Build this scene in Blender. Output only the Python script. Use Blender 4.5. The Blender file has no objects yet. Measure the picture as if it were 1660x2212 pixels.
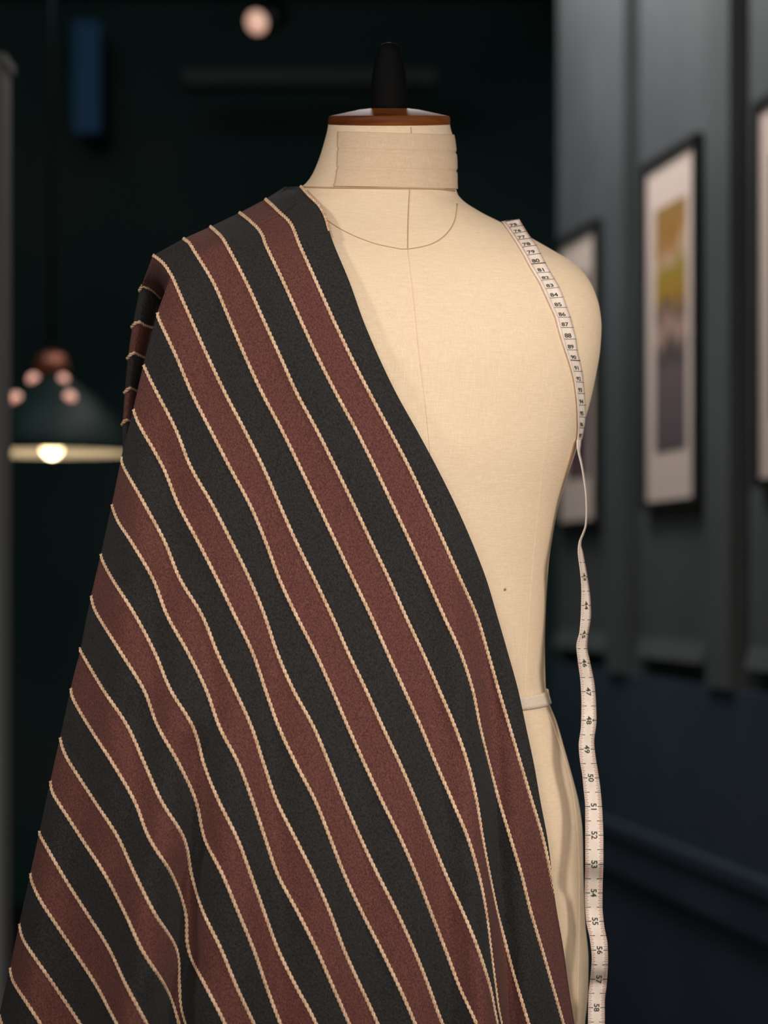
import bpy, bmesh, math
from mathutils import Vector

# ------------------------------------------------------------------ camera, light, exposure
C = bpy.context.scene.collection
S = bpy.context.scene
FPX, ZC, HOR, CX = 4880.0, 1.153, 1250.0, 830.0      # focal length in pixels, eye height, horizon row

def srgb(r, g, b):
    f = lambda v: (v/255/12.92) if v/255 <= 0.04045 else ((v/255+0.055)/1.055)**2.4
    return (f(r), f(g), f(b), 1)

cam_d = bpy.data.cameras.new('camera'); cam = bpy.data.objects.new('camera', cam_d); C.objects.link(cam)
cam.location = (0, -2.0, ZC); cam.rotation_euler = (math.pi/2, 0, 0)
cam_d.sensor_fit = 'VERTICAL'; cam_d.sensor_height = 36; cam_d.sensor_width = 36*1660/2212
cam_d.lens = FPX/2212*36
cam_d.shift_y = (HOR-1106)/2212
cam_d.clip_start = 0.05
cam_d.dof.use_dof = True; cam_d.dof.focus_distance = 1.895; cam_d.dof.aperture_fstop = 4.2
S.camera = cam

w = bpy.data.worlds.new('world'); S.world = w; w.use_nodes = True
w.node_tree.nodes['Background'].inputs[0].default_value = (0.35, 0.5, 0.6, 1)
w.node_tree.nodes['Background'].inputs[1].default_value = 0.01
S.view_settings.view_transform = 'Standard'; S.view_settings.look = 'None'
S.view_settings.gamma = 1; S.view_settings.use_curve_mapping = False
S.view_settings.exposure = 0.0

def aim(o, tgt):
    o.rotation_euler = (Vector(tgt)-o.location).to_track_quat('-Z', 'Y').to_euler()
def area(name, loc, tgt, size, power, col, sy=None):
    l = bpy.data.lights.new(name, 'AREA'); l.energy = power; l.color = col; l.size = size
    if sy: l.shape = 'RECTANGLE'; l.size_y = sy
    o = bpy.data.objects.new(name, l); C.objects.link(o); o.location = loc; aim(o, tgt); return o
def spot(name, loc, tgt, ang, blend, power, col, rad=0.05):
    l = bpy.data.lights.new(name, 'SPOT'); l.energy = power; l.color = col
    l.spot_size = math.radians(ang); l.spot_blend = blend; l.shadow_soft_size = rad
    o = bpy.data.objects.new(name, l); C.objects.link(o); o.location = loc; aim(o, tgt); return o

WARM = (1.0, 0.935, 0.85)
spot('window_spotlight_key', (-0.35, -1.9, 2.15), (0.12, 0, 1.13), 30, 1.0, 50, WARM, 0.12)
spot('window_spotlight_side', (-1.45, -1.1, 2.4), (-0.15, 0, 1.2), 42, 1.0, 52, WARM, 0.12)
spot('right_fill_spot', (1.12, -0.95, 1.85), (0.24, 0, 1.15), 48, 1.0, 46, WARM, 0.15)  # added unseen fill, brightens the right edge of the form
area('window_fill_light', (0.5, -1.9, 1.4), (0.15, 0, 1.15), 0.7, 9, WARM)
area('low_fill_light', (0.0, -2.3, 0.7), (0.0, 0, 1.05), 0.8, 10, WARM)  # unseen fill added low in front to lift the lower part of the form
area('picture_wall_light', (0.02, 2.9, 3.05), (0.95, 2.75, 1.75), 1.9, 25, (1.0, 0.98, 0.98), 0.25)
area('back_room_fill', (-0.9, 2.6, 3.1), (-0.6, 5.0, 1.2), 1.2, 11, (0.72, 1.0, 0.97))  # unseen cool fill, added to raise the black of the back room

# ------------------------------------------------------------------ materials
def mat(name, col, rough=0.6, metal=0.0, spec=0.5, sheen=0.0, emit=None, estr=0.0):
    m = bpy.data.materials.new(name); m.use_nodes = True
    b = m.node_tree.nodes['Principled BSDF']
    b.inputs['Base Color'].default_value = col; b.inputs['Roughness'].default_value = rough
    b.inputs['Metallic'].default_value = metal; b.inputs['Specular IOR Level'].default_value = spec
    b.inputs['Sheen Weight'].default_value = sheen
    if emit: b.inputs['Emission Color'].default_value = emit; b.inputs['Emission Strength'].default_value = estr
    return m
def noise_mix(m, c1, c2, scale=(40, 40, 40), nscale=1.0, detail=3, bump=0.0, bdist=0.0005, lo=0.35, hi=0.65, second=None):
    nt = m.node_tree; N = nt.nodes; L = nt.links; b = N['Principled BSDF']
    tc = N.new('ShaderNodeTexCoord'); mp = N.new('ShaderNodeMapping'); mp.inputs['Scale'].default_value = scale
    nz = N.new('ShaderNodeTexNoise'); nz.inputs['Scale'].default_value = nscale; nz.inputs['Detail'].default_value = detail
    L.new(tc.outputs['Object'], mp.inputs[0]); L.new(mp.outputs[0], nz.inputs['Vector'])
    mr = N.new('ShaderNodeMapRange'); mr.inputs[1].default_value = lo; mr.inputs[2].default_value = hi
    L.new(nz.outputs[0], mr.inputs[0])
    fac = mr.outputs[0]
    if second:
        mp2 = N.new('ShaderNodeMapping'); mp2.inputs['Scale'].default_value = second
        nz2 = N.new('ShaderNodeTexNoise'); nz2.inputs['Scale'].default_value = 1; nz2.inputs['Detail'].default_value = 2
        L.new(tc.outputs['Object'], mp2.inputs[0]); L.new(mp2.outputs[0], nz2.inputs['Vector'])
        mr2 = N.new('ShaderNodeMapRange'); mr2.inputs[1].default_value = lo; mr2.inputs[2].default_value = hi
        L.new(nz2.outputs[0], mr2.inputs[0])
        ad = N.new('ShaderNodeMath'); ad.operation = 'ADD'; L.new(mr.outputs[0], ad.inputs[0]); L.new(mr2.outputs[0], ad.inputs[1])
        hf = N.new('ShaderNodeMath'); hf.operation = 'MULTIPLY'; hf.inputs[1].default_value = 0.5; L.new(ad.outputs[0], hf.inputs[0])
        fac = hf.outputs[0]
    mx = N.new('ShaderNodeMix'); mx.data_type = 'RGBA'; mx.inputs[6].default_value = c1; mx.inputs[7].default_value = c2
    L.new(fac, mx.inputs[0]); L.new(mx.outputs[2], b.inputs['Base Color'])
    if bump:
        bp = N.new('ShaderNodeBump'); bp.inputs['Strength'].default_value = bump; bp.inputs['Distance'].default_value = bdist
        L.new(fac, bp.inputs['Height']); L.new(bp.outputs[0], b.inputs['Normal'])
    return m

M = {}
M['linen'] = noise_mix(mat('linen', srgb(240, 214, 185), 0.85, spec=0.2), srgb(231, 203, 171), srgb(245, 220, 191),
                       (1500, 1500, 90), 1, 2, 0.35, 0.0004, second=(100, 100, 1700))
M['collar_linen_shaded'] = noise_mix(mat('collar_linen_shaded', srgb(222, 194, 166), 0.9, spec=0.15), srgb(213, 184, 155), srgb(229, 202, 174),  # torso linen toned down, puts the dimmer light at the neck into the colour
                       (1500, 1500, 90), 1, 2, 0.35, 0.0004, second=(100, 100, 1700))
M['seam'] = mat('seam_thread', srgb(190, 158, 124), 0.9, spec=0.1)
M['twill'] = noise_mix(mat('twill_tape', srgb(228, 210, 188), 0.8, spec=0.2), srgb(222, 202, 180), srgb(236, 218, 198), (900, 900, 900), 1, 2, 0.3, 0.0003)
M['wool_dark'] = noise_mix(mat('wool_charcoal', srgb(46, 44, 44), 0.85, spec=0.12, sheen=0.05), srgb(31, 31, 32), srgb(57, 54, 54), (900, 900, 600), 1, 3, 0.7, 0.0006, lo=0.3, hi=0.7)
M['wool_red'] = noise_mix(mat('wool_maroon', srgb(92, 54, 50), 0.85, spec=0.12, sheen=0.05), srgb(76, 46, 44), srgb(120, 74, 67), (900, 900, 600), 1, 3, 0.7, 0.0006, lo=0.3, hi=0.7)
M['cord'] = noise_mix(mat('cord_cream', srgb(226, 190, 158), 0.8, spec=0.2), srgb(205, 165, 132), srgb(236, 203, 174), (300, 300, 300), 1, 2)
M['tape'] = noise_mix(mat('tape_white', srgb(236, 218, 204), 0.55, spec=0.35), srgb(231, 212, 197), srgb(240, 224, 211), (120, 120, 120), 1, 2)
M['ink'] = mat('tape_ink', srgb(74, 72, 62), 0.7)
M['ink_red'] = mat('tape_ink_red', srgb(186, 134, 118), 0.7)
M['mahogany'] = noise_mix(mat('mahogany', srgb(120, 66, 30), 0.5, spec=0.12), srgb(88, 44, 20), srgb(150, 86, 38), (8, 8, 90), 1, 4)
M['black_wood'] = mat('black_wood', srgb(14, 14, 15), 0.7, spec=0.08)
M['wall'] = noise_mix(mat('wall_slate', srgb(94, 96, 97), 0.55, spec=0.3), srgb(90, 92, 93), srgb(99, 101, 102), (3, 3, 3), 1, 2)
M['wall_groove'] = mat('groove_slate', srgb(38, 46, 48), 0.7)
M['wainscot'] = noise_mix(mat('wainscot_navy', srgb(64, 74, 88), 0.6, spec=0.2), srgb(60, 70, 84), srgb(68, 78, 92), (3, 3, 3), 1, 2)
M['dark'] = noise_mix(mat('dark_paint', srgb(60, 78, 76), 0.9, spec=0.1), srgb(52, 72, 72), srgb(70, 80, 78), (1.2, 1.2, 1.2), 1, 2)
M['floor'] = noise_mix(mat('floor_boards', srgb(40, 34, 30), 0.6, spec=0.3), srgb(32, 27, 24), srgb(50, 42, 36), (2, 20, 2), 1, 4)
M['beam'] = mat('beam_paint', srgb(80, 84, 84), 0.8)
M['metal'] = mat('brushed_metal', srgb(150, 148, 146), 0.45, metal=0.6)
M['black_metal'] = mat('black_metal', srgb(18, 20, 20), 0.4, metal=0.4)
M['frame'] = mat('frame_black', srgb(30, 30, 32), 0.5)
M['matboard'] = mat('matboard', srgb(242, 214, 200), 0.9)
M['enamel_green'] = mat('enamel_green', srgb(12, 34, 30), 0.5, spec=0.2)
M['enamel_white'] = mat('enamel_white', srgb(215, 210, 200), 0.5)
M['copper'] = mat('copper', srgb(150, 84, 66), 0.4, metal=0.6)
M['bulb'] = mat('bulb_glow', (1, 1, 1, 1), emit=srgb(255, 222, 160), estr=7.0)
M['dome_glint'] = mat('dome_glint_glow', (1, .8, .7, 1), emit=srgb(240, 160, 140), estr=1.0)  # emission imitates reflections of lights on the lamp dome
M['spotglow'] = mat('spotlight_glow', (1, .8, .7, 1), emit=srgb(240, 176, 150), estr=0.75)
M['blueglow'] = mat('blue_panel_glow', (.02, .05, .1, 1), emit=srgb(60, 130, 200), estr=0.03)

# ------------------------------------------------------------------ helpers
def obj(name, bm, mats, parent=None, smooth=True, mods=None):
    me = bpy.data.meshes.new(name); bm.to_mesh(me); bm.free()
    if not isinstance(mats, (list, tuple)): mats = [mats]
    for m in mats: me.materials.append(M[m])
    if smooth:
        for p in me.polygons: p.use_smooth = True
    o = bpy.data.objects.new(name, me); C.objects.link(o)
    if parent: o.parent = parent
    return o
def tag(o, label, cat, group=None, kind=None):
    o['label'] = label; o['category'] = cat
    if group: o['group'] = group
    if kind: o['kind'] = kind
    return o
def empty(name, label, cat, loc=(0, 0, 0), group=None):
    o = bpy.data.objects.new(name, None); C.objects.link(o); o.empty_display_size = 0.05
    return tag(o, label, cat, group)
def struct(name, bm, m, parent=None, smooth=False):
    o = obj(name, bm, m, parent, smooth); o['kind'] = 'structure'; return o
def box(bm, p0, p1, mi=0):
    x0, y0, z0 = p0; x1, y1, z1 = p1
    v = [bm.verts.new(p) for p in ((x0,y0,z0),(x1,y0,z0),(x1,y1,z0),(x0,y1,z0),(x0,y0,z1),(x1,y0,z1),(x1,y1,z1),(x0,y1,z1))]
    for f in ((0,3,2,1),(4,5,6,7),(0,1,5,4),(1,2,6,5),(2,3,7,6),(3,0,4,7)):
        fc = bm.faces.new([v[i] for i in f]); fc.material_index = mi
def lathe(bm, prof, c, seg=48, cap=True, axis=None):
    rings = []
    for r, z in prof:
        rings.append([bm.verts.new((c[0]+r*math.cos(t*2*math.pi/seg), c[1]+r*math.sin(t*2*math.pi/seg), c[2]+z)) for t in range(seg)])
    for a, b in zip(rings, rings[1:]):
        for i in range(seg): bm.faces.new((a[i], a[(i+1) % seg], b[(i+1) % seg], b[i]))
    if cap:
        bm.faces.new(rings[0][::-1]); bm.faces.new(rings[-1])
def tube(bm, pts, r, seg=6):
    pts = [Vector(p) for p in pts]; rings = []
    for i, p in enumerate(pts):
        t = (pts[min(i+1, len(pts)-1)]-pts[max(i-1, 0)]).normalized()
        u = t.cross(Vector((0, 1, 0.01))).normalized(); v = t.cross(u)
        rr = r[i] if isinstance(r, list) else r
        rings.append([bm.verts.new(p+(u*math.cos(k*2*math.pi/seg)+v*math.sin(k*2*math.pi/seg))*rr) for k in range(seg)])
    for a, b in zip(rings, rings[1:]):
        for i in range(seg): bm.faces.new((a[i], a[(i+1) % seg], b[(i+1) % seg], b[i]))
    bm.faces.new(rings[0][::-1]); bm.faces.new(rings[-1])
class Pchip:
    def __init__(s, pts):
        pts = sorted(pts); s.x = [p[0] for p in pts]; s.y = [p[1] for p in pts]; n = len(pts)
        h = [s.x[i+1]-s.x[i] for i in range(n-1)]; d = [(s.y[i+1]-s.y[i])/h[i] for i in range(n-1)]
        m = [0]*n; m[0] = d[0]; m[-1] = d[-1]
        for i in range(1, n-1):
            if d[i-1]*d[i] > 0:
                w1 = 2*h[i]+h[i-1]; w2 = h[i]+2*h[i-1]; m[i] = (w1+w2)/(w1/d[i-1]+w2/d[i])
        s.m = m; s.h = h
    def __call__(s, x):
        t = getattr(s, 'tab', None)
        if t is None:
            if s.x[-1] < 200: return s.ev(x)
            s.x0 = math.floor(s.x[0]); s.tab = t = [s.ev(s.x0+i) for i in range(int(s.x[-1]-s.x0)+3)]
        u = x-s.x0
        if u <= 0: return t[0]
        k = int(u)
        if k >= len(t)-1: return t[-1]
        u -= k; return t[k]*(1-u)+t[k+1]*u
    def ev(s, x):
        if x <= s.x[0]: return s.y[0]
        if x >= s.x[-1]: return s.y[-1]
        lo, hi = 0, len(s.x)-1
        while hi-lo > 1:
            k = (lo+hi)//2
            if s.x[k] <= x: lo = k
            else: hi = k
        h = s.h[lo]; t = (x-s.x[lo])/h
        return ((1+2*t)*(1-t)**2*s.y[lo]+t*(1-t)**2*h*s.m[lo]+t*t*(3-2*t)*s.y[hi]+t*t*(t-1)*h*s.m[hi])
def catmull(P, n):
    """n samples, uniform in arc length, of a Catmull-Rom curve through P (tuples of any size)"""
    P = [tuple(map(float, p)) for p in P]; dim = len(P[0])
    Q = [tuple(2*a-b for a, b in zip(P[0], P[1]))]+P+[tuple(2*a-b for a, b in zip(P[-1], P[-2]))]
    out = []
    for i in range(1, len(Q)-2):
        for k in range(12):
            t = k/12
            out.append(tuple(0.5*(2*Q[i][j]+(Q[i+1][j]-Q[i-1][j])*t+(2*Q[i-1][j]-5*Q[i][j]+4*Q[i+1][j]-Q[i+2][j])*t*t
                        + (3*Q[i][j]-Q[i-1][j]-3*Q[i+1][j]+Q[i+2][j])*t**3) for j in range(dim)))
    out.append(P[-1])
    L = [0]
    for a, b in zip(out, out[1:]): L.append(L[-1]+math.dist(a[:2], b[:2])+1e-9)
    res = []; j = 0
    for k in range(n):
        s = L[-1]*k/(n-1)
        while j < len(L)-2 and L[j+1] < s: j += 1
        t = min(1, max(0, (s-L[j])/(L[j+1]-L[j])))
        res.append(tuple(a+(b-a)*t for a, b in zip(out[j], out[j+1])))
    return res
def P3(px, py, d):                     # a point at distance d in front of the eye
    return Vector(((px-CX)/FPX*d, d-2.0, ZC+(HOR-py)/FPX*d))

# ------------------------------------------------------------------ room shell
def plane_box(name, p0, p1, m):
    bm = bmesh.new(); box(bm, p0, p1); return struct(name, bm, m)
plane_box('floor', (-2.6, -3.2, -0.1), (2.6, 6.2, 0), 'floor')
plane_box('ceiling', (-2.6, -3.2, 3.2), (2.6, 6.2, 3.3), 'dark')
plane_box('wall_back', (-2.6, 6.0, 0), (2.6, 6.2, 3.2), 'dark')
plane_box('wall_left', (-2.8, -3.2, 0), (-2.6, 6.2, 3.2), 'dark')
# the picture wall runs away from the window, a little towards the left
TN = math.hypot(1, 0.174); NX, NY = -1/TN, -0.174/TN
def W(d, z, off):
    return Vector((0.63-0.174*(d-5)+NX*off, d-2+NY*off, z))
def wbox(bm, d0, d1, z0, z1, o0, o1):
    v = [bm.verts.new(W(d, z, o)) for z in (z0, z1) for d, o in ((d0, o0), (d1, o0), (d1, o1), (d0, o1))]
    for f in ((0,3,2,1),(4,5,6,7),(0,1,5,4),(1,2,6,5),(2,3,7,6),(3,0,4,7)): bm.faces.new([v[i] for i in f])
bm = bmesh.new(); wbox(bm, 0.2, 5.99, 0, 3.2, -0.22, -0.02)
struct('wall_right', bm, 'wall_groove')
n = 1
for k in range(-5, 1):                # stiles
    a = 4.52-k*0.756 if k else 4.52
ST = [4.60+0.756*k for k in range(-4, 2)]
for s in ST:
    bm = bmesh.new(); wbox(bm, s-0.075, s+0.075, 0.93, 3.2, -0.02, 0.022)
    o = struct('trim_%d' % n, bm, 'wall'); n += 1
for s in ST+[ST[-1]+0.756]:           # panel fields between the stiles, with a lit bottom bevel
    d1, d0 = min(s-0.135, 5.99), s-0.756+0.135
    bm = bmesh.new(); wbox(bm, d0, d1, 1.02, 3.2, -0.02, 0.0)
    v = [bm.verts.new(W(d, z, o)) for d in (d0, d1) for z, o in ((1.02, 0), (1.02, -0.02), (0.975, 0.012), (0.975, -0.02))]
    for f in ((0, 2, 6, 4), (2, 3, 7, 6), (0, 1, 3, 2), (4, 6, 7, 5), (0, 4, 5, 1)): bm.faces.new([v[i] for i in f])
    bmesh.ops.recalc_face_normals(bm, faces=bm.faces)
    struct('trim_%d' % n, bm, 'wall'); n += 1
bm = bmesh.new(); wbox(bm, 0.2, 5.99, 0.0, 0.93, -0.02, 0.012)
struct('trim_%d' % n, bm, 'wainscot'); n += 1
bm = bmesh.new(); wbox(bm, 0.2, 5.99, 0.55, 0.578, 0.012, 0.036); wbox(bm, 0.2, 5.99, 0.46, 0.545, 0.012, 0.028)
struct('trim_%d' % n, bm, 'wainscot'); n += 1
bm = bmesh.new(); box(bm, (-0.66, 5.4, 2.775), (0.17, 5.52, 2.825)); struct('trim_%d' % n, bm, 'beam'); n += 1
# window mullion on the far left
bm = bmesh.new(); box(bm, (-0.64, 1.45, 0), (-0.583, 1.53, 1.94)); box(bm, (-0.645, 1.44, 1.94), (-0.578, 1.54, 1.955))
struct('trim_%d' % n, bm, 'metal'); n += 1

# ------------------------------------------------------------------ pictures on the wall
def art_material(name, seed, cols):
    m = mat(name, (1, 1, 1, 1), 0.5); nt = m.node_tree; N = nt.nodes; L = nt.links
    tc = N.new('ShaderNodeTexCoord'); sp = N.new('ShaderNodeSeparateXYZ'); L.new(tc.outputs['Generated'], sp.inputs[0])
    nz = N.new('ShaderNodeTexNoise'); nz.inputs['Scale'].default_value = 3.2; nz.inputs['Detail'].default_value = 3
    mp = N.new('ShaderNodeMapping'); mp.inputs['Location'].default_value = (seed, seed*2, 0); L.new(tc.outputs['Generated'], mp.inputs[0]); L.new(mp.outputs[0], nz.inputs['Vector'])
    ml = N.new('ShaderNodeMath'); ml.operation = 'MULTIPLY_ADD'; ml.inputs[1].default_value = 0.35; L.new(nz.outputs[0], ml.inputs[0]); L.new(sp.outputs[2], ml.inputs[2])
    cr = N.new('ShaderNodeValToRGB'); e = cr.color_ramp.elements
    e[0].position = cols[0][0]; e[0].color = cols[0][1]; e[1].position = cols[-1][0]; e[1].color = cols[-1][1]
    for p, c in cols[1:-1]:
        q = e.new(p); q.color = c
    sb = N.new('ShaderNodeMath'); sb.operation = 'SUBTRACT'; sb.inputs[1].default_value = 0.17
    L.new(ml.outputs[0], sb.inputs[0]); L.new(sb.outputs[0], cr.inputs[0]); L.new(cr.outputs[0], N['Principled BSDF'].inputs['Base Color'])
    M[name] = m
art_material('art_flowers', 1.3, [(0.0, srgb(110, 96, 100)), (0.33, srgb(128, 108, 112)), (0.42, srgb(90, 84, 74)), (0.47, srgb(214, 168, 152)), (0.56, srgb(120, 100, 90)), (0.62, srgb(200, 146, 56)), (0.74, srgb(176, 150, 62)), (0.80, srgb(226, 184, 148)), (0.88, srgb(190, 130, 60)), (1.0, srgb(176, 138, 84))])
art_material('art_dusk', 5.1, [(0.0, srgb(120, 92, 96)), (0.3, srgb(70, 50, 58)), (0.6, srgb(84, 60, 62)), (1.0, srgb(150, 126, 130))])
art_material('art_shade', 9.4, [(0.0, srgb(50, 54, 56)), (0.5, srgb(70, 66, 64)), (1.0, srgb(56, 66, 64))])
def picture(dn, df, z0, z1, label, art, grp):
    t = empty('picture_frame', label, 'picture', group=grp)
    fw = 0.016; bm = bmesh.new()
    wbox(bm, dn-fw, df+fw, z1, z1+fw, 0.001, 0.022); wbox(bm, dn-fw, df+fw, z0-fw, z0, 0.001, 0.022)
    wbox(bm, dn-fw, dn, z0, z1, 0.001, 0.022); wbox(bm, df, df+fw, z0, z1, 0.001, 0.022)
    obj('frame_border', bm, 'frame', t, False)
    bm = bmesh.new(); wbox(bm, dn, df, z0, z1, 0.001, 0.012); obj('mat_board', bm, 'matboard', t, False)
    mw = 0.07; bm = bmesh.new(); wbox(bm, dn+mw, df-mw, z0+0.11, z1-0.10, 0.012, 0.014); obj('print', bm, art, t, False)
picture(4.765, 5.125, 1.325, 2.075, 'framed print of yellow and orange blooms above a grey lower half, on the panelled wall', 'art_flowers', None)
picture(5.55, 5.90, 1.30, 2.02, 'dim framed dark red print farthest along the wall, partly behind the dress form shoulder', 'art_dusk', None)
picture(4.01, 4.375, 1.345, 2.06, 'framed print cut off by the right edge of the photo, nearest along the panelled wall', 'art_shade', None)

# ------------------------------------------------------------------ pendant lamp, spotlight, blue panel
LD = 5.0; lc = P3(112, 978, LD)
lamp = empty('pendant_lamp', 'dark green dome pendant lamp with a glowing bulb, left of the draped shoulder', 'lamp')
bm = bmesh.new()
pr = [(0.186, 0.0), (0.183, 0.012), (0.165, 0.045), (0.135, 0.085), (0.095, 0.125), (0.055, 0.155), (0.038, 0.172)]
lathe(bm, pr, lc, 64, cap=False); shade = obj('lamp_shade', bm, 'enamel_green', lamp)
sm = shade.modifiers.new('thick', 'SOLIDIFY'); sm.thickness = 0.003
bm = bmesh.new(); lathe(bm, [(r-0.004, z-0.001) for r, z in pr], lc, 64, cap=False)
box(bm, (0, 0, 0), (0, 0, 0)) if False else None
obj('shade_lining', bm, 'enamel_white', shade)
bm = bmesh.new(); lathe(bm, [(0.038, 0.172), (0.04, 0.19), (0.03, 0.215), (0.008, 0.225)], lc, 32); obj('lamp_cap', bm, 'copper', lamp)
bm = bmesh.new(); lathe(bm, [(0.004, 0.225), (0.004, 3.2-lc.z)], lc, 12); obj('cord', bm, 'black_metal', lamp)
bm = bmesh.new(); lathe(bm, [(0.001, -0.012), (0.012, -0.009), (0.022, 0.002), (0.024, 0.014), (0.02, 0.03), (0.013, 0.05), (0.012, 0.08)], lc, 32); obj('bulb', bm, 'bulb', lamp)
bm = bmesh.new(); lathe(bm, [(0.016, 0.07), (0.018, 0.16)], lc, 24); obj('bulb_socket', bm, 'black_metal', lamp)
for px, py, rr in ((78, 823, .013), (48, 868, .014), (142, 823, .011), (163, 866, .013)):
    # glowing beads stand in for spotlight reflections on the glossy dome, camera side
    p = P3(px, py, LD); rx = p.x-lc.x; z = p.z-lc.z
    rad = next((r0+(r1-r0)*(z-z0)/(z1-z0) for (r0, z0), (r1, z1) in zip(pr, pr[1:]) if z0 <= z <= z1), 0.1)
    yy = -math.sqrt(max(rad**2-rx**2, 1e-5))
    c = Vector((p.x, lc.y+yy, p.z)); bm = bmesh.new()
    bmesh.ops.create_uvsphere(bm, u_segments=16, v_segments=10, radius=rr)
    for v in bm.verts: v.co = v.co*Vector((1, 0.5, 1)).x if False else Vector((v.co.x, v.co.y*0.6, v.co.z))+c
    obj('dome_reflection', bm, 'dome_glint', lamp)
li = bpy.data.lights.new('pendant_bulb_light', 'POINT'); li.energy = 0.9; li.color = (1, .8, .55); li.shadow_soft_size = 0.03
lo = bpy.data.objects.new('pendant_bulb_light', li); C.objects.link(lo); lo.location = lc+Vector((0, 0, -0.03))

sp = empty('ceiling_spotlight', 'small ceiling spotlight with a warm glowing face high in the dark, upper middle', 'spotlight')
c = P3(555, 48, 6.0); ax = Vector((-0.5, -1.0, -0.45)).normalized(); q = ax.to_track_quat('Z', 'X')
def orient(bm, c, q):
    for v in bm.verts: v.co = q @ v.co + c
bm = bmesh.new(); lathe(bm, [(0.02, -0.13), (0.036, -0.12), (0.038, 0.0)], (0, 0, 0), 32); orient(bm, c, q); obj('housing', bm, 'black_metal', sp)
bm = bmesh.new(); lathe(bm, [(0.031, 0.001), (0.026, 0.006)], (0, 0, 0), 32); orient(bm, c, q); obj('lens', bm, 'spotglow', sp)
bm = bmesh.new(); cc = c-ax*0.06; lathe(bm, [(0.008, 0.02), (0.008, 3.2-cc.z)], cc, 12); obj('stem', bm, 'black_metal', sp)

bp = empty('light_panel', 'dim blue upright light panel in the dark, upper left', 'light')
p0 = P3(158, 285, 7.6); p1 = P3(216, 45, 7.6); bm = bmesh.new(); box(bm, (p0.x, p0.y, p0.z), (p1.x, p0.y+0.02, p1.z)); obj('glowing_face', bm, 'blueglow', bp, False)
bm = bmesh.new(); box(bm, (p0.x+.012, p0.y+.02, p0.z+.012), (p1.x-.012, 6.0, p1.z-.012)); obj('housing', bm, 'black_metal', bp, False)

# ------------------------------------------------------------------ dress form
PXM = FPX/2.0
cF = Pchip([(235, 841), (272, 841), (330, 834), (405, 822), (480, 815), (600, 812), (2600, 812)])
xR = Pchip([(262, 972), (272, 973), (300, 980), (350, 985), (405, 986), (420, 990), (432, 1000), (458, 1040), (480, 1085), (500, 1127), (520, 1165), (540, 1203), (562, 1242), (590, 1272), (620, 1290), (660, 1302), (700, 1306), (750, 1303), (800, 1295), (860, 1282), (920, 1264), (985, 1245), (1040, 1226), (1090, 1211), (1150, 1199), (1220, 1189), (1300, 1184), (1400, 1181), (1490, 1183), (1520, 1190), (1560, 1206), (1620, 1224), (1680, 1241), (1740, 1256), (1800, 1264), (1900, 1266), (2000, 1270), (2080, 1277), (2150, 1276), (2212, 1270), (2600, 1225)])
xL = Pchip([(262, 710), (272, 709), (310, 700), (360, 683), (392, 665), (412, 640), (430, 610), (450, 578), (476, 534), (506, 476), (532, 424), (560, 378), (600, 380), (650, 386), (720, 388), (800, 388), (900, 392), (985, 398), (1090, 406), (1220, 430), (1400, 445), (1500, 440), (1600, 408), (1800, 360), (2100, 345), (2212, 350), (2600, 390)])
bF = Pchip([(262, .052), (330, .056), (405, .064), (450, .072), (520, .088), (600, .104), (700, .118), (820, .126), (950, .125), (1100, .116), (1300, .102), (1500, .096), (1650, .104), (1850, .118), (2050, .122), (2600, .108)])
nF = Pchip([(262, 2.0), (430, 2.0), (560, 2.15), (700, 2.3), (1100, 2.25), (2600, 2.3)])
SH = 0.16
def shear(py): return SH*min(1, max(0, (py-300)/250.0))
def zpy(py): return ZC+(HOR-py)/PXM
def lean(py):                          # the neck leans forward: its rings tip down at the front
    q = min(1, max(0, (630-py)/200)); q = q*q*(3-2*q)
    return (HOR-py)/FPX*q
def body_y(X, Z, infl=0.0):
    px, py = CX+X*PXM, HOR-(Z-ZC)*PXM
    if py > 640: return body_row(px, py, infl)
    p0 = py; y = 0.0
    for _ in range(8):
        y = body_row(px, py, infl); py = 0.5*py+0.5*(p0+lean(py)*y*PXM)
    return y
def body_row(px, py, infl):
    c = cF(py); a = (xR(py)-c) if px > c else (c-xL(py)); a += infl*PXM
    u = min(1.0, abs(px-c)/a); n_ = nF(py)
    return -(bF(py)+infl)*(1-u**n_)**(1/n_)+shear(py)*(px-c)/PXM
def on_body(px, py, off=0.0):
    d = 1.93
    for _ in range(12):
        p = P3(px, py, d); d = 2.0+body_y(p.x, p.z, off)
    return P3(px, py, d)
form = empty('dress_form', 'cream linen tailor dress form with a dark wooden neck cap standing in the shop window', 'dress form')
def slice_pts(py, infl=0.0, seg=160, zoff=0.0):
    c = cF(py); n_ = nF(py); b = bF(py)+infl; out = []; z = zpy(py)+zoff
    for k in range(seg):
        t = 2*math.pi*k/seg; ct, st = math.cos(t), math.sin(t)
        a = ((xR(py)-c) if ct > 0 else (c-xL(py)))/PXM+infl
        x = math.copysign(abs(ct)**(2/n_), ct)*a; y = -math.copysign(abs(st)**(2/n_), st)*b*(1 if st > 0 else 0.92)
        out.append(Vector(((c-CX)/PXM+x, y+shear(py)*x, z+lean(py)*(y+shear(py)*x))))
    return out
rows = []
py = 268.0
while py < 2600:
    rows.append(py)
    py += 3 if py < 620 else (2 if False else 9)
rows.append(2600)
bm = bmesh.new(); rings = [[bm.verts.new(p) for p in slice_pts(r)] for r in rows]
for a, b in zip(rings, rings[1:]):
    m_ = len(a)
    for i in range(m_): bm.faces.new((a[i], a[(i+1) % m_], b[(i+1) % m_], b[i]))
bm.faces.new(rings[0]); bm.faces.new(rings[-1][::-1])
bmesh.ops.recalc_face_normals(bm, faces=bm.faces)
obj('torso', bm, 'linen', form)

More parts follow.
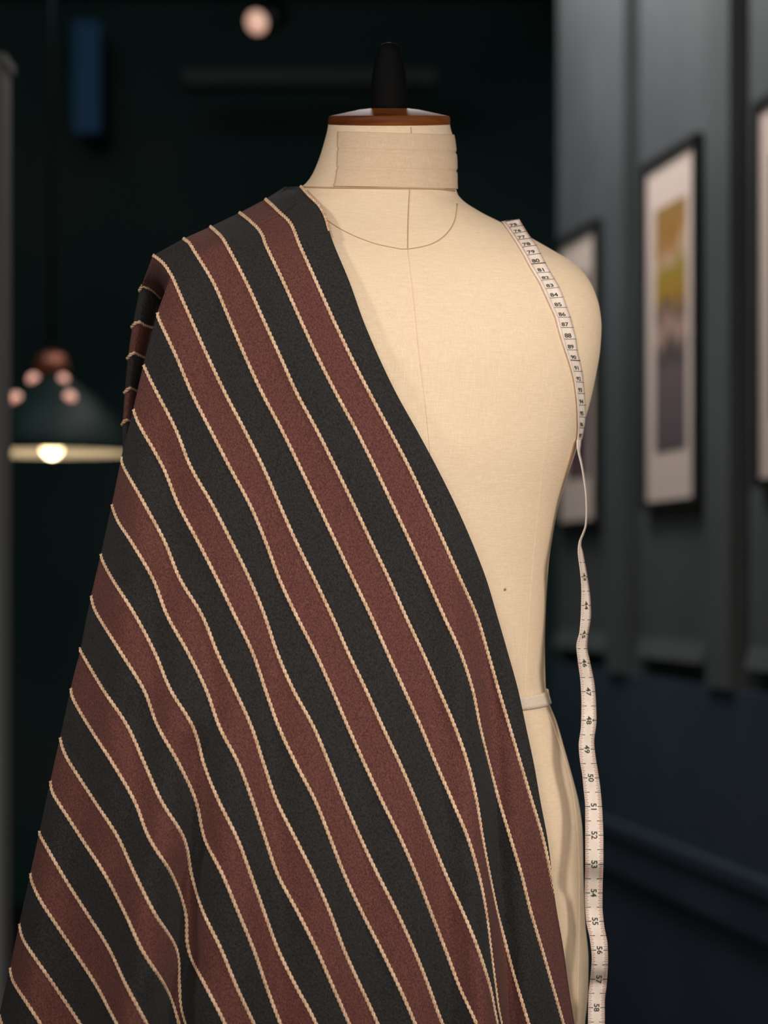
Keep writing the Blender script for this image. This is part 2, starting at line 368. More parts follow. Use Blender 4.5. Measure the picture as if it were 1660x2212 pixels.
# wooden cap and finial
cc = Vector(((841-CX)/PXM, 0.0, zpy(272)))
R0 = 132/PXM
bm = bmesh.new()
lathe(bm, [(R0*0.93, -0.002), (R0*0.99, 0.0), (R0, 0.0015), (R0, 0.0065), (R0*0.985, 0.0082), (R0*0.95, 0.0088), (R0*0.72, 0.0115), (R0*0.48, 0.0142), (R0*0.30, 0.0152), (0.001, 0.0155)], cc, 96)
TILT = -math.atan(lean(272))
def tip(bm):
    for v in bm.verts:
        d = v.co-cc; v.co = cc+Vector((d.x, d.y*math.cos(TILT)+d.z*math.sin(TILT), -d.y*math.sin(TILT)*1.0+d.z*math.cos(TILT)))
tip(bm)
cap = obj('neck_cap', bm, 'mahogany', form)
bm = bmesh.new()
lathe(bm, [(0.0155, 0.012), (0.0160, 0.018), (0.0164, 0.028), (0.0155, 0.04), (0.0135, 0.052), (0.0112, 0.062), (0.0095, 0.068), (0.006, 0.071), (0.001, 0.072)], cc, 48)
tip(bm)
obj('finial', bm, 'black_wood', form)

# collar band wrapped round the neck
def ring_strip(y_top, y_bot, infl, t0, t1, seg=120, nz=8, thick=0.0012, wav=None):
    bm = bmesh.new(); g = []
    for j in range(nz+1):
        row = []
        for i in range(seg+1):
            tt1 = t1(j/nz) if callable(t1) else t1
            t = t0+(tt1-t0)*i/seg
            # parameter t: angle, 0 = right, pi/2 = front, pi = left
            ct, st = math.cos(t), math.sin(t)
            yt, yb = y_top(ct, st), y_bot(ct, st); py = yt+(yb-yt)*j/nz
            c = cF(py); n_ = nF(py); b = bF(py)+infl
            if wav: b_add = wav(j/nz)
            else: b_add = 0
            a = ((xR(py)-c) if ct > 0 else (c-xL(py)))/PXM+infl+b_add
            x = math.copysign(abs(ct)**(2/n_), ct)*a; y = -math.copysign(abs(st)**(2/n_), st)*(b+b_add)*(1 if st > 0 else 0.92)
            yy = y+shear(py)*x; row.append(bm.verts.new(((c-CX)/PXM+x, yy, zpy(py)+lean(py)*yy)))
        g.append(row)
    for r0, r1 in zip(g, g[1:]):
        for i in range(seg): bm.faces.new((r0[i], r0[i+1], r1[i+1], r1[i]))
    return bm
def crease(t):
    v = 0.0
    for q in (0.33, 0.67): v -= 0.0013*math.exp(-((t-q)/0.025)**2)
    return v
bm = ring_strip(lambda c, s: 287+4*c, lambda c, s: 404+4*c, 0.0011, -1.4, lambda q: 2.50-0.31*q, nz=44, wav=crease)
o = obj('collar_band', bm, 'collar_linen_shaded', form); md = o.modifiers.new('s', 'SOLIDIFY'); md.thickness = 0.0009; md.offset = 0

def seam(pts, r=0.00045, name='seam', m='seam', n=60, off=0.0001):
    bm = bmesh.new(); q = catmull(pts, n)
    tube(bm, [on_body(x, y, off) for x, y in q], r, 6); return obj(name, bm, m, form)
seam([(655, 404), (720, 405.5), (800, 406), (880, 406.5), (950, 408), (983, 412)], 0.0007, off=0.0008)
seam([(655, 425), (690, 462), (740, 497), (800, 523), (850, 535), (881, 538), (930, 528), (962, 508), (982, 478), (988, 440)])
seam([(885, 410), (882, 470), (881, 536)]); seam([(881, 538), (893, 640), (905, 760), (922, 900), (935, 1050), (945, 1250)], 0.0003, m='linen', off=0.0001)
seam([(1193, 850), (1180, 960), (1166, 1080), (1152, 1220), (1142, 1360), (1136, 1505)], 0.00025, m='linen', off=0.0001)
seam([(1186, 1540), (1204, 1590), (1232, 1680), (1246, 1770), (1252, 1880), (1252, 2020), (1248, 2200)], 0.00022, m='linen', off=0.0001)
seam([(888, 274), (889, 292)], 0.0004, n=12)

# waist tape
def wy(c, s): return 1500+ (12*s if s > 0 else 0)
bm = ring_strip(lambda c, s: wy(c, s)-8, lambda c, s: wy(c, s)+20, 0.0018, 0, 2*math.pi, seg=200, nz=4)
o = obj('waist_band', bm, 'twill', form); md = o.modifiers.new('s', 'SOLIDIFY'); md.thickness = 0.001; md.offset = 0
p = on_body(1092, 1273, 0.001); bm = bmesh.new(); bmesh.ops.create_uvsphere(bm, u_segments=12, v_segments=8, radius=0.0011)
for v in bm.verts: v.co += p
obj('pin_head', bm, 'metal', form)
# stand below the form
zb = zpy(2600); bx = (812-CX)/PXM
bm = bmesh.new(); lathe(bm, [(0.022, 0.04), (0.022, zb+0.02)], (bx, 0, 0), 32); obj('stand_pole', bm, 'black_wood', form)
bm = bmesh.new(); lathe(bm, [(0.20, 0.0), (0.20, 0.02), (0.18, 0.03), (0.05, 0.045), (0.03, 0.06)], (bx, 0, 0), 64); obj('stand_base', bm, 'black_wood', form)

# ------------------------------------------------------------------ striped wool cloth
# columns of the table: y row -> x of stitched line 1, 2, 3 ... (None where the line is not there)
T = {
 530: {1:648, 2:575, 3:491, 4:412},
 610: {1:684, 2:613, 3:532.5, 4:461, 5:378},
 690: {1:720, 2:649, 3:569, 4:496, 5:413, 6:344},
 770: {1:758, 2:686, 3:605.5, 4:530, 5:449, 6:381},
 850: {1:799, 2:726.5, 3:641.5, 4:567, 5:487, 6:415, 7:340},
 930: {1:842, 2:770, 3:685, 4:609.5, 5:529, 6:455.5, 7:381, 8:308},
 1010:{1:884, 2:810, 3:725, 4:648.7, 5:569, 6:497, 7:413, 8:353, 9:268.7},
 1090:{1:921.7, 2:848, 3:764, 4:687, 5:604, 6:540, 7:459, 8:385.5, 9:313},
 1170:{1:958.6, 2:885.7, 3:801.7, 4:725, 5:639.7, 6:574, 7:500, 8:428, 9:356, 10:284},
 1250:{1:994, 2:922.7, 3:840, 4:763, 5:679, 6:603.5, 7:539, 8:469, 9:389, 10:330.5, 11:243},
 1330:{1:1029.5, 2:958.6, 3:876, 4:801.5, 5:717, 6:640.8, 7:572, 8:507.7, 9:437, 10:362, 11:293, 12:212.6},
 1410:{1:1054, 2:995, 3:913.5, 4:837, 5:752.4, 6:681.6, 7:599, 8:546, 9:469.7, 10:406.6, 11:335, 12:262, 13:177},
 1490:{1:1077, 2:1021, 3:948.7, 4:873.4, 5:790.6, 6:717.7, 7:634, 8:573.7, 9:507.5, 10:445.7, 11:369, 12:311, 13:224},
 1570:{1:1101, 2:1037, 3:983, 4:909.4, 5:827, 6:752, 7:677.6, 8:602.4, 9:543.5, 10:474.6, 11:417, 12:342.4, 13:276.6, 14:193.6},
 1650:{1:1125, 2:1056.4, 3:1011, 4:942.5, 5:864.5, 6:788, 7:711.6, 8:640, 9:570, 10:515.7, 11:441, 12:387, 13:313, 14:244.8, 15:152.7},
 1730:{1:1149, 2:1078.6, 3:1029.7, 4:977.4, 5:899, 6:825.6, 7:744, 8:681.5, 9:598, 10:546, 11:473, 12:423.5, 13:349, 14:291, 15:204.8, 16:124.5},
 1810:{1:1173, 2:1103, 3:1042.5, 4:1011, 5:930.7, 6:865, 7:779, 8:713.4, 9:638, 10:573, 11:512.5, 12:442.6, 13:397, 14:323, 15:256, 16:176.4, 17:90.7},
 1890:{1:1190, 2:1127, 3:1057.4, 4:1034.7, 5:964, 6:900, 7:817, 8:744.8, 9:678, 10:601, 11:542.4, 12:481.6, 13:414.8, 14:371.8, 15:293, 16:228, 17:136},
 1970:{1:1203, 2:1147, 3:1074, 4:1050, 5:1000.5, 6:931, 7:857.8, 8:782, 9:712.8, 10:643.7, 11:571, 12:515, 13:440, 14:401, 15:333, 16:270, 17:187, 18:104},
 2050:{1:1217, 2:1171, 3:1095.6, 4:1060, 5:1033, 6:962, 7:894, 8:823, 9:743, 10:684, 11:600.6, 12:548, 13:478, 14:407.5, 15:381, 16:306.5, 17:237, 18:158, 19:63.6},
 2130:{1:1228, 2:1194, 3:1118, 4:1070, 5:1058, 6:992.7, 7:926, 8:861.7, 9:779, 10:719, 11:640, 12:575.6, 13:511, 14:445, 15:388, 16:356.6, 17:274.5, 18:210, 19:119, 20:35.5},
 2200:{1:1239, 2:1214, 3:1139, 4:1080.6, 5:1072, 6:1025, 7:951.5, 8:892.5, 9:811.5, 10:750, 11:678, 12:602, 13:543.6, 14:481, 15:399, 16:384, 17:311.5, 18:247.5, 19:166.5, 20:81},
 2330:{1:1260, 2:1250, 3:1178, 4:1112, 5:1100, 6:1080, 7:1004, 8:945, 9:866, 10:806, 11:738, 12:655, 13:605, 14:540, 15:450, 16:420, 17:380, 18:318, 19:252, 20:165, 21:72},
}
HEAD = {1: [(574, 432), (600, 455), (627, 481), (639, 506)], 2: [(518, 461), (545, 482), (561, 498), (570, 514)],
        3: [(455, 491), (474, 508), (487, 524)], 4: [(397, 517), (405, 523)], 5: [(331.5, 553), (343, 561), (355, 572), (371, 595)],
        6: [(341, 676)], 7: [(311, 789), (325, 820)], 8: [(289, 885), (296, 906)], 9: [(264, 987)], 10: [(243, 1090), (246, 1102), (258, 1130)],
        11: [(219, 1197), (223, 1212)], 12: [(198, 1287), (202, 1306)], 13: [(175, 1400)], 14: [(154, 1487), (160, 1512)], 15: [(131, 1593), (137, 1618)],
        16: [(110, 1687), (113, 1707)], 17: [(87, 1795)], 18: [(67, 1886), (70, 1904), (84, 1937)], 19: [(43, 1995), (48, 2020)], 20: [(23, 2090), (26, 2108)],
        21: [(0, 2192), (5, 2210), (22, 2250)], 22: [(-24, 2290), (-22, 2305), (-12, 2330)]}
BACKB = {6: [(303, 628), (311, 618), (328, 626), (348, 645)], 7: [(287, 707), (299.5, 695), (315, 704), (334, 709)],
         8: [(277.6, 775), (288, 763), (302, 768), (318, 776)], 9: [(271, 849), (281, 839), (290, 842), (302, 850)], 10: [(266, 918), (272.5, 908), (283, 911), (296, 918)]}
EDGE = [(650, 404), (668, 424), (690, 446), (703, 470), (710, 494), (722, 530), (755.5, 610), (784, 690), (818, 770), (856.5, 850), (901, 930), (944, 1010), (983.6, 1090),
        (1019, 1170), (1050, 1250), (1074, 1330), (1097, 1410), (1119, 1490), (1136, 1570), (1153, 1650), (1167, 1730), (1182, 1810), (1192, 1890), (1197, 1970), (1207, 2050), (1218, 2130), (1228, 2200), (1250, 2330)]
# left outline of the cloth: y -> x
SIL = Pchip([(404, 640), (432, 574), (461, 518), (491, 455), (517, 397), (553, 331.5), (590, 312), (628, 303), (700, 288), (770, 279), (850, 271), (918, 266), (987, 262), (1090, 242), (1197, 218), (1287, 197), (1400, 174), (1487, 153), (1593, 130), (1687, 109), (1795, 86), (1886, 66), (1995, 42), (2090, 22), (2192, -1), (2290, -25), (2400, -48)])
cB = Pchip([(262, .066), (405, .074), (450, .082), (520, .098), (600, .115), (700, .130), (820, .139), (950, .141), (1300, .143), (1500, .147), (1800, .158), (2400, .175)])
def fold(xs, wr, wv, ar, av, off=48, vo=30):
    return dict(x=Pchip([(y, x) for x, y in xs]), wr=wr, wv=wv, ar=Pchip(ar), av=Pchip(av), off=off, vo=vo)
FOLDS = [
 fold([(395, 1000), (420, 1150), (455, 1400), (462, 1530), (432, 1610), (430, 1770), (408, 1850), (405, 2010), (386, 2090), (388, 2212), (400, 2330)], 60, 30,
      [(900, 0), (1200, .003), (1500, .008), (1800, .016), (2100, .024), (2300, .026)], [(1300, 0), (1600, .007), (1850, .016), (2100, .024), (2300, .026)]),
 fold([(365, 900), (370, 1050), (372, 1210), (348, 1300), (350, 1450), (327, 1530), (330, 1690), (305, 1790), (290, 1950)], 45, 35,
      [(800, 0), (1050, .005), (1500, .007), (1800, .005), (2000, 0)], [(800, 0), (1100, .004), (1600, .005), (1900, 0)]),
 fold([(540, 1000), (585, 1370), (575, 1500), (575, 1650), (587, 1850), (585, 2000), (575, 2100), (590, 2300)], 60, 45,
      [(900, 0), (1200, .004), (1700, .007), (2200, .009)], [(1000, 0), (1400, .004), (2200, .007)]),
 fold([(700, 1300), (735, 1700), (760, 2000), (790, 2300)], 60, 50, [(1200, 0), (1700, .004), (2200, .006)], [(1200, 0), (2200, .004)]),
 fold([(985, 1150), (1000, 1300), (1030, 1550), (1040, 1780), (1054, 2000), (1072, 2200), (1090, 2330)], 38, 24,
      [(1100, 0), (1300, .007), (1600, .008), (1900, .014), (2200, .018)], [(1250, 0), (1500, .008), (1800, .015), (2200, .020)], off=38, vo=22),
 fold([(640, 560), (700, 760), (790, 960), (880, 1150)], 60, 60, [(500, 0), (760, .004), (1000, .004), (1200, 0)], [(500, 0), (800, .003), (1200, 0)]),
 fold([(850, 1300), (900, 1600), (930, 1900), (950, 2300)], 55, 50, [(1250, 0), (1600, .004), (2200, .006)], [(1250, 0), (1600, .003), (2200, .004)]),
 fold([(220, 1500), (200, 1750), (170, 2000), (150, 2300)], 50, 50, [(1450, 0), (1700, .005), (2200, .008)], [(1450, 0), (1700, .004), (2200, .006)]),
 fold([(470, 620), (430, 850), (400, 1000)], 50, 45, [(560, 0), (760, .004), (1000, 0)], [(560, 0), (760, .003), (1000, 0)]),
]
def cloth_y(X, Z):
    px, py = CX+X*PXM, HOR-(Z-ZC)*PXM
    by = body_y(X, Z, 0.0)-0.006
    if py > 640: return cloth_row(px, py, by)
    p0 = py; y = 0.0
    for _ in range(6):
        y = cloth_row(px, py, by); py = 0.5*py+0.5*(p0+lean(py)*y*PXM)
    return y
def cloth_row(px, py, by):
    c = cF(py)
    a = (c-SIL(py)+4) if px < c else max(xR(py)-c+14, 1)
    if px > c and py > 1000: a = max(a, 470)
    u = min(0.9999, abs(px-c)/a); n_ = 2.2
    y = -cB(py)*(1-u**n_)**(1/n_)+shear(py)*(px-c)/PXM
    for f in FOLDS:
        xf = f['x'](py)
        y -= 1.45*f['ar'](py)*math.exp(-((px-xf+f['off'])/f['wr'])**2)
        y += 1.3*f['av'](py)*math.exp(-((px-xf-f['vo'])/f['wv'])**2)
    k = 0.016            # smooth minimum with the surface of the form
    h = min(1, max(0, 0.5+0.5*(by-y)/k))
    y = by*(1-h)+y*h-k*h*(1-h)
    return y
def on_cloth(px, py, off=0.0):
    d = 1.9
    for _ in range(14 if py > 640 else 26):
        p = P3(px, py, d); d = 0.5*d+0.5*(2.0+cloth_y(p.x, p.z))
    return P3(px, py, d+off)

NB, NM, NH, NFR = 10, 6, 6, 200          # samples: behind, side, hidden tuck, front
def line_front(i):
    pts = list(HEAD[i])
    for y in sorted(T):
        if i in T[y] and y > pts[-1][1]+6: pts.append((T[y][i], y))
    if pts[-1][1] < 2331: pts[-1:] = [pts[-1]]
    return pts
def build_line(i):
    """list of world points of one stitched line: behind the shoulder, round the side, then down the front"""
    if i == 0: F = EDGE
    elif i == 0.5:
        a = catmull(EDGE, 60); b = catmull(line_front(1), 60); F = [((p[0]+q[0])/2, (p[1]+q[1])/2) for p, q in zip(a, b)]; F[0] = (616, 405)
    else: F = line_front(i)
    tuck = {}
    x0, y0 = F[0]
    if i <= 5:                            # lies on the shoulder: first stretch is the rounding of the shoulder
        k = 26 if i < 5 else 40
        full = catmull(F, 400); L = 0; j = 0
        while L < k: L += math.dist(full[j], full[j+1]); j += 1
        B = [full[int(j*t/(NM-1))] for t in range(NM)]
        H = [(full[j][0], full[j][1])]
        H = [full[j+int(round(t/(NH-1)*3))] for t in range(NH)]
        Fp = full[j+3:]
        Bw = [on_cloth(*p) for p in B]; Hw = [on_cloth(*p) for p in H]
        Fw = [on_cloth(*p) for p in catmull(Fp, NFR)]
        s = Bw[0]
    else:
        Fw = [on_cloth(*p) for p in catmull(F, NFR)]
        e = Fw[0]
        if i in BACKB:
            B = catmull(BACKB[i], NM); dep = 2.0+e.y
            Bw = []
            for t, p in enumerate(B):
                q = t/(NM-1); Bw.append(P3(p[0], p[1], 2.0+cloth_y((SIL(p[1])+6-CX)/PXM, zpy(p[1]))*0.4+0.004+0.030*(abs(q-0.30)/0.7)**1.3))
        else:
            Bw = []
            for t in range(NM):
                q = t/(NM-1); yy = y0-150+40*q; Bw.append(P3(SIL(yy)+16+18*q, yy, 2.0+e.y+0.05-0.01*q))
        s = Bw[0]; b = Bw[-1]; Hw = []
        for t in range(1, NH+1):
            q = t/(NH+1); m_ = b.lerp(e, q)
            bul = math.sin(q*math.pi)
            m_ = m_+Vector((0.010*bul, 0.012*bul, 0)); Hw.append(m_)
        # hold the tuck behind the front sheet
    # behind: over the shoulder and down the back
    s = Bw[0]; Aw = []
    yb = HOR-(s.z-ZC)*PXM
    for t in range(NB):
        q = 1-t/NB                          # 1 far end .. 0 at s
        ang = min(1, q*2.2)*math.pi/2
        if i <= 5: dy = 0.135*math.sin(ang); dz = 0.006*math.sin(2*ang)-0.012*(1-math.cos(ang))**2-0.42*max(0, q-0.42); dx = 0.0
        else: dy = 0.10*math.sin(ang); dz = -0.30*max(0, q-0.35); dx = 0.035*(1-math.cos(ang))+0.02*q
        Aw.append(Vector((s.x+dx, s.y+dy, s.z+dz)))
    return Aw+Bw+Hw+Fw
ids = [0, 0.5]+list(range(1, 23))
LN = {i: build_line(i) for i in ids}
# from row 1890 the free edge is rolled under
for i, off in ((0, 0.016), (0.5, 0.010), (1, 0.004)):
    for k, p in enumerate(LN[i]):
        if k > NB+NM+NH:
            py = HOR-(p.z-ZC)*FPX/(p.y+2)
            q = min(1, max(0, (py-1860)/120)); p.y += off*q
cloth = bpy.data.objects.new('draped_cloth', None); C.objects.link(cloth)
tag(cloth, 'charcoal and maroon striped wool cloth draped over the left shoulder of the dress form', 'cloth')
bm = bmesh.new(); KA = 6; prev = None; NP = len(LN[1])
cols = [[bm.verts.new(p) for p in LN[0]]]
for a, b in zip(ids, ids[1:]):
    ka = KA if b != 0.5 and a != 0.5 else 3
    red = (b >= 2 and int(b) % 2 == 0)
    start = cols[-1]
    for k in range(1, ka+1):
        q = k/ka; col = []
        for j in range(NP):
            pa, pb = LN[a][j], LN[b][j]
            if k == ka: col.append(bm.verts.new(pb)); continue
            p = pa.lerp(pb, q)
            if j >= NB+NM+NH:
                # keep the sheet on the draped surface between the lines
                u = 830+p.x/(p.y+2)*FPX; v = HOR-(p.z-ZC)*FPX/(p.y+2)
                g = on_cloth(u, v)
                lim = 0.35+0.65*min(1, (j-NB-NM-NH)/10)
                if b <= 1 or (b == 2 and v > 1850):
                    ya = pa.lerp(pb, q); g = P3(u, v, 2+ya.y) if v > 1850 else g
                p = p.lerp(g, lim)
            col.append(bm.verts.new(p))
        for j in range(NP-1):
            f = bm.faces.new((start[j], start[j+1], col[j+1], col[j])); f.material_index = 1 if red else 0
        cols.append(col); start = col
bmesh.ops.recalc_face_normals(bm, faces=bm.faces)
sheet = obj('cloth_sheet', bm, ['wool_dark', 'wool_red'], cloth)
md = sheet.modifiers.new('s', 'SOLIDIFY'); md.thickness = 0.0012; md.offset = 0

def cord(pts, rh=0.00085, rt=0.00095, pitch=0.0085, taper=0.0, name='stitched_cord', parent=cloth):
    """two-ply twisted cord along a path"""
    L = [0]
    for a, b in zip(pts, pts[1:]): L.append(L[-1]+(b-a).length)
    if L[-1] < 0.004: return
    n_ = max(8, int(L[-1]/pitch*7)); bm = bmesh.new(); path = []; j = 0
    for k in range(n_+1):
        s = L[-1]*k/n_
        while j < len(L)-2 and L[j+1] < s: j += 1
        t = (s-L[j])/max(1e-9, L[j+1]-L[j]); path.append((pts[j].lerp(pts[j+1], min(1, t)), (pts[j+1]-pts[j]).normalized(), s))
    for ph in (0, math.pi):
        strand = []
        for p, tg, s in path:
            u = tg.cross(Vector((0, -1, 0)))
            u = u.normalized() if u.length > 1e-4 else Vector((1, 0, 0)); v = tg.cross(u)
            an = s/pitch*2*math.pi+ph
            strand.append(p+u*math.cos(an)*rh+v*math.sin(an)*rh*0.7)
        tube(bm, strand, [rt*min(1, 0.15+(L[-1]-q[2])/taper) if taper else rt for q in path], 5)
    return obj(name, bm, 'cord', parent)
start = NB
for i in range(1, 22):
    P = LN[i]
    pts = [p+Vector((0, -0.0014, 0)) for p in P[NB+NM+NH-(NH if i <= 5 else 0):]]
    if i <= 5: pts = [p+Vector((0, -0.0014, 0.0004)) for p in P[NB:NB+NM]]+pts
    if i == 1:
        pts = [p for p in pts if HOR-(p.z-ZC)*FPX/(p.y+2) < 1935]
    cord(pts, taper=0.03 if i == 1 else 0.0)
    if 6 <= i <= 10:
        cord([p+Vector((-0.0006, -0.0013, 0)) for p in P[NB-1:NB+NM]])
cord([p+Vector((0.0, -0.0012, 0.0004)) for p in LN[0][NB:NB+NM+NH+8]], 0.0007, 0.0008, 0.007)

# ------------------------------------------------------------------ measuring tape
UP = {  # centimetre row : printed line left, right
 74: ((1092, 480), (1122, 474)), 75: ((1101, 492.5), (1130, 487.5)), 76: ((1110, 505.5), (1138, 500.5)), 77: ((1119, 519), (1148, 515)), 78: ((1129, 535), (1160, 530)), 79: ((1139, 552), (1169, 548)),
 80: ((1149, 571), (1179, 568)), 81: ((1160, 589.5), (1190, 588)), 82: ((1170, 606), (1199, 603)), 83: ((1179, 624), (1209, 621)), 84: ((1188, 644), (1218, 642)), 85: ((1197, 664), (1225.5, 664)),
 86: ((1206, 685), (1233, 685)), 87: ((1212, 707), (1239, 707.6)), 88: ((1219, 732), (1245, 732)), 89: ((1226, 755), (1248, 756)), 90: ((1233, 777), (1253, 779)), 91: ((1240, 801), (1258, 802)),
 92: ((1245, 823.5), (1261, 826)), 93: ((1248.5, 849), (1263, 850)), 94: ((1251, 874), (1265, 875)), 95: ((1252, 899), (1265, 901)), 96: ((1252, 922.5), (1262, 924.6)), 97: ((1250, 948), (1258, 949))}
WT = 0.0160
tL, tR = {}, {}
for n_, (l, r) in UP.items():
    ex = (r[0]-l[0])*0.16+1.0
    tL[n_] = (l[0]-ex, l[1]+0.4); tR[n_] = (r[0]+0.5, r[1])
def P_up(lst): return Pchip([(k, v[0]) for k, v in lst.items()]), Pchip([(k, v[1]) for k, v in lst.items()])
uLx, uLy = P_up(tL); uRx, uRy = P_up(tR)
DH = None
def up_row(s):
    """world points of the left and right tape edge on centimetre row s (73.6 .. 97)"""
    l = (uLx(s), uLy(s)); r = (uRx(s), uRy(s))
    if s < 74: k = 74-s; l = (l[0]-6*k, l[1]-4*k); r = (r[0]-10*k, r[1]+1*k)
    pl = on_body(l[0], l[1], 0.0016)
    pr_ = on_body(min(r[0], xR(r[1])-2), r[1], 0.0016)
    wpx = math.dist(l, r)/FPX*1.95
    lim = math.sqrt(max(0, WT**2-wpx**2))
    dd = min(max(pr_.y-pl.y, -0.002), max(lim, 0.001)+0.0)
    return pl, P3(r[0], r[1], 2+pl.y+dd)
LO_L = [(1178, 1250), (1190, 1249), (1203, 1250), (1234, 1254), (1274, 1257), (1321, 1256), (1363, 1253), (1396, 1246), (1427, 1249), (1474, 1255), (1521, 1257), (1568, 1256), (1610, 1251), (1638, 1253), (1678, 1259), (1700, 1261), (1746, 1265), (1804, 1265), (1862, 1265), (1931, 1264), (1989, 1267), (2029, 1275), (2070, 1279), (2112, 1276), (2151, 1272), (2212, 1271), (2400, 1275)]
LO_R = [(1178, 1256), (1190, 1259), (1210, 1263), (1250, 1270), (1297, 1276), (1326, 1277), (1380, 1270), (1396, 1269), (1434, 1276), (1481, 1285), (1521, 1288), (1556, 1289), (1603, 1284), (1626, 1286), (1678, 1294), (1700, 1297), (1758, 1302), (1816, 1304), (1862, 1304), (1908, 1302.5), (1955, 1302), (2001, 1306), (2040, 1313), (2070, 1314), (2128, 1311), (2163, 1307), (2212, 1307), (2400, 1312)]
MIDL = [(960, 1246.5), (975, 1248.5), (1000, 1254.5), (1033, 1260.5), (1073, 1265.5), (1105, 1266.5), (1134, 1264.5), (1155, 1257.5), (1168, 1252)]
MIDR = [(960, 1256), (975, 1254), (1000, 1258.5), (1033, 1264), (1073, 1268.5), (1105, 1269.5), (1134, 1268), (1155, 1262), (1168, 1257)]
hL = Pchip(LO_L+MIDL); hR = Pchip(LO_R+MIDR)
d97 = up_row(97)[0].y+2
dH = Pchip([(949, d97), (1000, 1.985), (1070, 1.975), (1180, 1.968), (1260, 1.975), (1390, 1.962), (1480, 1.970), (1610, 1.955), (1700, 1.953), (1780, 1.944), (1860, 1.935), (1905, 1.948), (1960, 1.952), (2060, 1.934), (2090, 1.937), (2130, 1.952), (2212, 1.947), (2400, 1.94)])
def low_row(y):
    l, r = hL(y), hR(y); d = dH(y); wm = (r-l)/FPX*d
    dd = math.sqrt(max(0, (WT*0.98)**2-wm**2))
    return P3(l, y, d-dd*0.3), P3(r, y, d+dd*0.7)
bm = bmesh.new(); NC = 4; R_ = []
# behind the shoulder
l0, r0 = up_row(73.6)
for k, (dy, dz) in enumerate([(0.150, -0.42), (0.150, -0.25), (0.140, -0.12), (0.115, -0.05), (0.08, -0.018), (0.04, -0.005), (0.018, -0.001)]):
    R_.append((l0+Vector((-0.01*dy*10*0.3, dy, dz)), r0+Vector((-0.01*dy*10*0.3, dy, dz-0.002))))
s = 73.6
while s <= 97.001: R_.append(up_row(s)); s += 0.2
y = 952
while y <= 2400: R_.append(low_row(y)); y += 5
prev = None
for l, r in R_:
    row = [bm.verts.new(l.lerp(r, k/NC)) for k in range(NC+1)]
    if prev:
        for k in range(NC): bm.faces.new((prev[k], prev[k+1], row[k+1], row[k]))
    prev = row
bmW = bm; bmT = bm; bmR = bm; bmN = bm

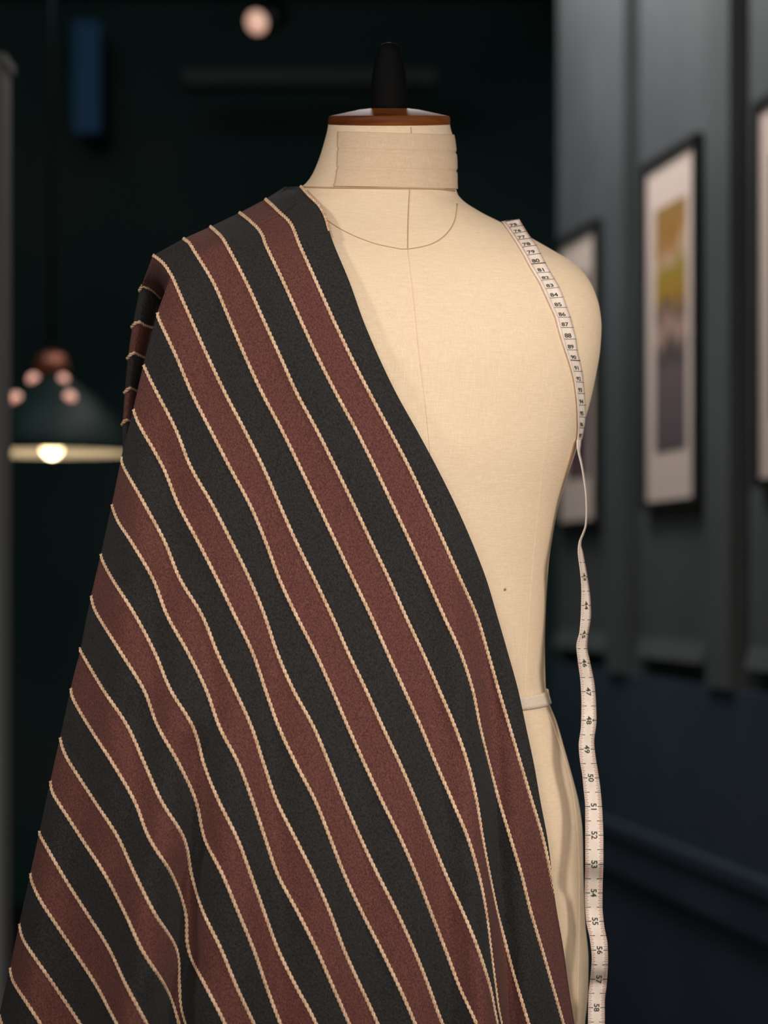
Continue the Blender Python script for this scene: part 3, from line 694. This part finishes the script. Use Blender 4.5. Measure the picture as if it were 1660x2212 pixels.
def mapped(fn, s, t, off=0.00045):
    l, r = fn(s); e = 0.4 if fn is low_row else 0.05
    l2, r2 = fn(s+e); nrm = (r-l).cross(l2-l)
    nrm.normalize()
    if nrm.y > 0: nrm = -nrm
    return l.lerp(r, t)+nrm*off
MI = [1]
def quad(bm, fn, s0, s1, t0, t1):
    k = 3; g = [[bm.verts.new(mapped(fn, s, t0+(t1-t0)*j/k)) for j in range(k+1)] for s in (s0, s1)]
    for j in range(k): bm.faces.new((g[0][j], g[0][j+1], g[1][j+1], g[1][j])).material_index = MI[0]
def quadr(*a):
    MI[0] = 2; quad(*a); MI[0] = 1
def text_data(txt):
    cu = bpy.data.curves.new('glyphs', 'FONT'); cu.body = txt; cu.size = 1; cu.resolution_u = 3; cu.align_x = 'CENTER'; cu.align_y = 'CENTER'
    cu.offset = 0.012
    o = bpy.data.objects.new('glyphs', cu); C.objects.link(o)
    dg = bpy.context.evaluated_depsgraph_get(); me = o.evaluated_get(dg).to_mesh()
    vs = [(v.co.x, v.co.y) for v in me.vertices]; fs = [tuple(p.vertices) for p in me.polygons]
    o.evaluated_get(dg).to_mesh_clear(); bpy.data.objects.remove(o); bpy.data.curves.remove(cu)
    xs = [v[0] for v in vs]; ys = [v[1] for v in vs]; cx, cy = (min(xs)+max(xs))/2, (min(ys)+max(ys))/2; h = max(ys)-min(ys)
    return [((x-cx)/h, (y-cy)/h) for x, y in vs], fs
def put_text(txt, fn, s, t, fx, fy, rot):
    vs, fs = text_data(txt); V = []
    for x, y in vs:
        if rot: ss = s+x*fx; tt = t+y*fy        # reads downwards, tops to the right
        else: ss = s-y*fy; tt = t+x*fx
        V.append(bmN.verts.new(mapped(fn, ss, tt)))
    for f in fs:
        try: bmN.faces.new([V[i] for i in f]).material_index = 1
        except ValueError: pass
INCH = lambda v: 1432+62.05*(v-46)
for v in range(43, 61):
    yy = INCH(v)
    put_text(str(v), low_row, yy, 0.50, 13.0, 0.33, True)
    if v == 48: put_text('*', low_row, yy, 0.78, 5.5, 0.12, True)
for v in range(74, 98):
    put_text(str(v), up_row, v-0.30, 0.48, 0.33, 0.37, False)
v = 42.0
while v < 60:
    yy = INCH(v)
    if yy > 1185:
        k16 = round((v-int(v))*16)
        if k16 == 0: quad(bmT, low_row, yy-0.8, yy+0.8, 0.0, 0.28); quad(bmT, low_row, yy-0.8, yy+0.8, 0.74, 1.0)
        elif k16 == 8: quad(bmT, low_row, yy-0.6, yy+0.6, 0.0, 0.32); quad(bmT, low_row, yy-0.6, yy+0.6, 0.66, 1.0)
        else:
            a = 0.2 if k16 % 2 == 0 else 0.15
            quadr(bmR, low_row, yy-0.45, yy+0.45, 0.0, a); quadr(bmR, low_row, yy-0.45, yy+0.45, 1-a-0.04, 1.0)
    v += 1/16
v = 74
while v <= 97:
    th = 0.04 if v % 10 == 0 else 0.018
    quad(bmT, up_row, v-th, v+th, 0.14, 0.99)
    for k in range(1, 10):
        if v < 97: quadr(bmR, up_row, v+k/10-0.006, v+k/10+0.006, 0.10, 0.2); quadr(bmR, up_row, v+k/10-0.006, v+k/10+0.006, 0.92, 1.0)
    v += 1
tape = obj('measuring_tape', bm, ['tape', 'ink', 'ink_red'], None, True)
tag(tape, 'white printed measuring tape hung over the bare shoulder of the dress form', 'measuring tape')
md = tape.modifiers.new('s', 'SOLIDIFY'); md.thickness = 0.0003; md.offset = 0
